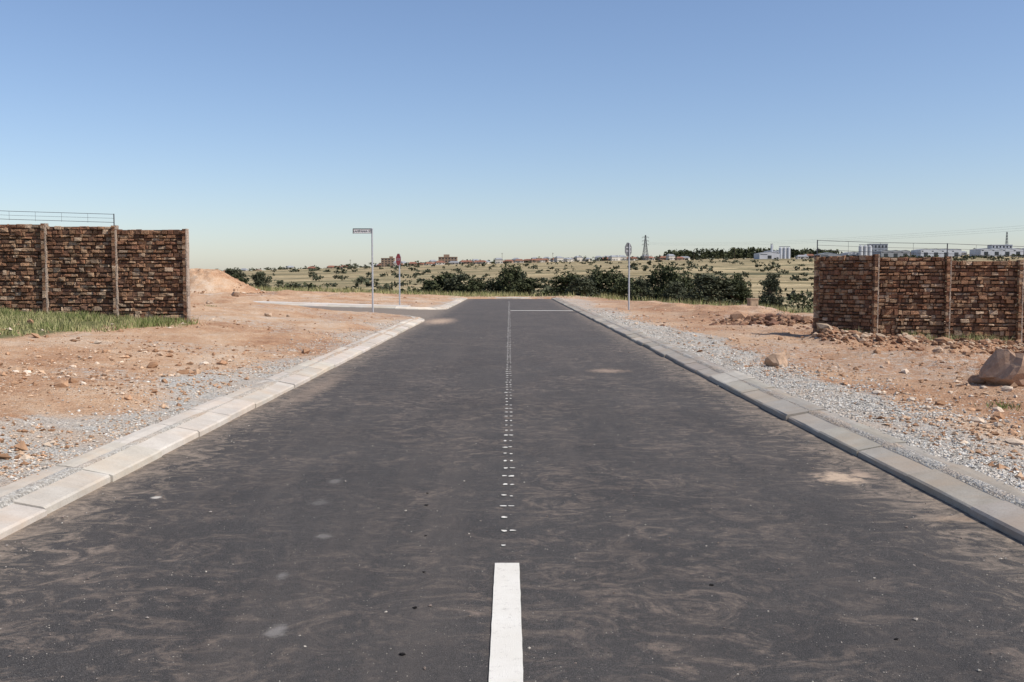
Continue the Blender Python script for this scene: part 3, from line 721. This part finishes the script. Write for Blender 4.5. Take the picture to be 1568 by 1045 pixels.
def tanks(name, x, y, n_, r, h):
    g = Geo()
    for i in range(n_):
        cx = (i - (n_ - 1) / 2) * r * 2.15
        g.beam((cx, 0, -3), (cx, 0, h), r, r, 16, 0, cap=False); g.beam((cx, 0, h), (cx, 0, h + r * .5), r, r * .1, 16, 0, cap=False)
        g.beam((cx + r * .95, -r * .6, 0), (cx + r * .95, -r * .6, h), .25, .25, 4, 1)
    g.box(-(n_ * r), n_ * r, -.8, .8, h + r * .5, h + r * .5 + 1., 1)
    return obj(name, g.mesh(name, [M_shed, M_rg]), None, (x, y, float(H(x, y, False))))
tanks('grain_silo', 361, 1310, 3, 2.4, 14); tanks('grain_silo', 442, 1240, 3, 2.6, 15); tanks('grain_silo', 344, 1310, 1, 1.5, 18)
def lattice(name, x, y, h, w, arms=True, t=.22):
    g = Geo(); lv = np.linspace(0, 1, 9)
    wd = lambda s: w * (1 - s) ** 1.3 * .5 + .45
    cor = [(-1, -1), (1, -1), (1, 1), (-1, 1)]
    for i in range(8):
        s0, s1 = lv[i], lv[i + 1]
        for q in range(4):
            c, c2 = cor[q], cor[(q + 1) % 4]
            a_ = (c[0] * wd(s0), c[1] * wd(s0), s0 * h); b_ = (c[0] * wd(s1), c[1] * wd(s1), s1 * h)
            e_ = (c2[0] * wd(s1), c2[1] * wd(s1), s1 * h); f_ = (c2[0] * wd(s0), c2[1] * wd(s0), s0 * h)
            g.beam(a_, b_, t, t, 4); g.beam(a_, e_, t * .6, t * .6, 4); g.beam(f_, b_, t * .6, t * .6, 4); g.beam(b_, e_, t * .6, t * .6, 4)
    if arms:
        for s in (.62, .76, .9):
            for sg in (-1, 1):
                g.beam((sg * wd(s), 0, s * h), (sg * 4.6, 0, s * h + .6), t * .8, t * .5, 4); g.beam((sg * wd(s), 0, s * h + 1.6), (sg * 4.6, 0, s * h + .6), t * .6, t * .5, 4)
                g.beam((sg * 4.5, 0, s * h + .5), (sg * 4.5, 0, s * h - 1.2), .15, .15, 4)
    return obj(name, g.mesh(name, [M_signback]), None, (x, y, float(H(x, y, False))), .2)
lattice('electricity_pylon', 177, 1300, 33, 7, True, .26); lattice('radio_mast', 640, 1285, 30, 3.5, False, .2)
for (x, y, h) in [(330, 1300, 12), (700, 1200, 17), (-150, 1350, 12), (-215, 1350, 12), (-10, 1380, 15), (255, 1380, 14), (60, 1380, 13), (300, 1330, 16)]:
    g = Geo(); g.beam((0, 0, -2), (0, 0, h), .3, .18, 6); g.beam((-1.3, 0, h - .8), (1.3, 0, h - .8), .15, .15, 4); g.beam((-.9, 0, h - 1.8), (.9, 0, h - 1.8), .12, .12, 4)
    obj('utility_pole', g.mesh('utility_pole', [M_bark]), None, (x, y, float(H(x, y, False))))
g = Geo()
for k_, dz in enumerate((0, 1.3, 2.6)):
    P = []
    for s in np.linspace(0, 1, 25):
        P.append((181 + s * 150, 1300 - s * 1020, 44 + dz - s * 18 - 26 * s * (1 - s) + s * s * 4))
    for i in range(24): g.beam(P[i], P[i + 1], .03, .03, 4, cap=False)
obj('overhead_power_line', g.mesh('overhead_power_line', [M_wire]))

# ------------------------------------------------------------------ signs
def pole(parent, h, r=.034, mat=M_steel):
    g = Geo(); g.beam((0, 0, -.4), (0, 0, h), r, r, 8); g.beam((0, 0, h), (0, 0, h + .02), r * 1.15, r * .6, 8)
    return obj('pole', g.mesh('pole', [mat]), parent)
def octo(r, y0, y1, m, g):
    t = (np.arange(8) + .5) / 8 * 2 * np.pi
    f_ = np.stack([r * np.cos(t), np.full(8, y0), r * np.sin(t)], 1); b_ = f_.copy(); b_[:, 1] = y1
    F_ = [[0, 1, 2, 3], [0, 3, 4, 5], [0, 5, 6, 7], [11, 10, 9, 8], [13, 12, 11, 8], [15, 14, 13, 8]] + [[i, i + 8, (i + 1) % 8 + 8, (i + 1) % 8] for i in range(8)]
    g.add(np.vstack([f_, b_]), F_, m)
def text(parent, body, size, loc, rot, mat):
    cu = bpy.data.curves.new('lettering', 'FONT'); cu.body = body; cu.size = size; cu.align_x = 'CENTER'; cu.align_y = 'CENTER'; cu.extrude = .002
    cu.materials.append(mat); o = bpy.data.objects.new('lettering', cu); scene.collection.objects.link(o); o.parent = parent; o.location = loc; o.rotation_euler = rot
def stop_sign(x, y, h, rotz, front_neg=True):
    e = empty('stop_sign', (x, y, float(H(x, y))), rotz)
    pole(e, h - .05)
    s = -1 if front_neg else 1
    g = Geo(); octo(.30, s * .040, s * .046, 0, g); octo(.297, s * .0475, s * .052, 1, g); octo(.283, s * .0535, s * .056, 2, g)
    obj('octagon_plate', g.mesh('octagon_plate', [M_signback, M_white, M_red]), e, (0, 0, h - .30))
    g = Geo(); g.box(-.2, .2, s * .030, s * .0395, -.02, .02); g.box(-.2, .2, s * .030, s * .0395, .12, .16); obj('bracket', g.mesh('bracket', [M_steel]), e, (0, 0, h - .36))
    text(e, 'STOP', .15, (0, s * .058, h - .30), (R(90), 0, 0 if front_neg else R(180)), M_white)
    return e
stop_sign(-5.02, 45.6, 2.42, R(-60), True)
stop_sign(4.80, 40, 2.72, R(55), False)
sx_, sy_ = -4.80, 35.0
zb = float(H(sx_, sy_)); e = empty('street_name_sign', (sx_, sy_, zb))
hh = 3.15 - zb
pole(e, hh, .03)
g = Geo(); g.box(-.66, -.035, -.012, .012, hh - .17, hh - .02, 0); g.box(-.65, -.045, -.0155, -.013, hh - .16, hh - .03, 1)
g.box(-.67, .03, -.02, .02, hh - .018, hh + .004, 0); g.box(-.675, -.662, -.02, .02, hh - .175, hh - .0185, 0)
obj('name_board', g.mesh('name_board', [M_black, M_white, M_steel]), e)
text(e, 'KAMPANIA ST', .105, (-.345, -.018, hh - .095), (R(90), 0, 0), M_black)

g = Geo(); g.box(-.2, .2, -.15, .15, -.2, .5, 0); g.box(-.225, .225, -.175, .175, .502, .56, 0); g.box(-.17, .17, -.16, -.151, .05, .45, 1); g.box(.1, .13, -.175, -.161, .22, .3, 1)
M_box = mat_simple('utility_box_mat', (.34, .25, .17), .8, .2)
obj('utility_box', g.mesh('utility_box', [M_box, M_box]), None, (11.0, 45, float(H(11., 45)) + .05), .3)
for (x, y, h) in [(-22.6, 66, .9), (-24.5, 70, .9)]:
    g = Geo(); g.beam((0, 0, -.3), (0, 0, h), .05, .045, 6); g.beam((0, 0, h), (0, 0, h + .03), .055, .02, 6)
    obj('marker_post', g.mesh('marker_post', [M_white]), None, (x, y, float(H(x, y))))

# ------------------------------------------------------------------ light
EL, AZ = 48, 112
w = bpy.data.worlds.new('World'); scene.world = w; w.use_nodes = True
nt = w.node_tree; bg = nt.nodes['Background']
sky = nt.nodes.new('ShaderNodeTexSky'); sky.sky_type = 'NISHITA'; sky.sun_disc = False
sky.sun_elevation = R(EL); sky.sun_rotation = R(AZ); sky.altitude = 300; sky.air_density = 1.0; sky.dust_density = .75; sky.ozone_density = 4.0
tint = nt.nodes.new('ShaderNodeMixRGB'); tint.blend_type = 'MULTIPLY'; tint.inputs[0].default_value = 1.; tint.inputs[2].default_value = (1.05, .985, 1.0, 1)
nt.links.new(sky.outputs[0], tint.inputs[1])
nt.links.new(tint.outputs[0], bg.inputs[0]); bg.inputs[1].default_value = .135
sd = bpy.data.lights.new('sun', 'SUN'); sd.energy = 5.0; sd.angle = R(.5); sd.color = (1, .94, .85)
so = bpy.data.objects.new('sun', sd); scene.collection.objects.link(so)
d = Vector((math.sin(R(AZ)) * math.cos(R(EL)), math.cos(R(AZ)) * math.cos(R(EL)), math.sin(R(EL))))
so.rotation_euler = d.to_track_quat('Z', 'Y').to_euler(); so.location = (20, -10, 30)

cam = bpy.data.cameras.new('camera'); co = bpy.data.objects.new('camera', cam); scene.collection.objects.link(co)
co.location = (0, 0, 1.45); co.rotation_euler = (R(90 - 3.66), 0, R(-.15))
cam.lens = 35; cam.sensor_width = 36; cam.clip_start = .05; cam.clip_end = 20000
scene.camera = co
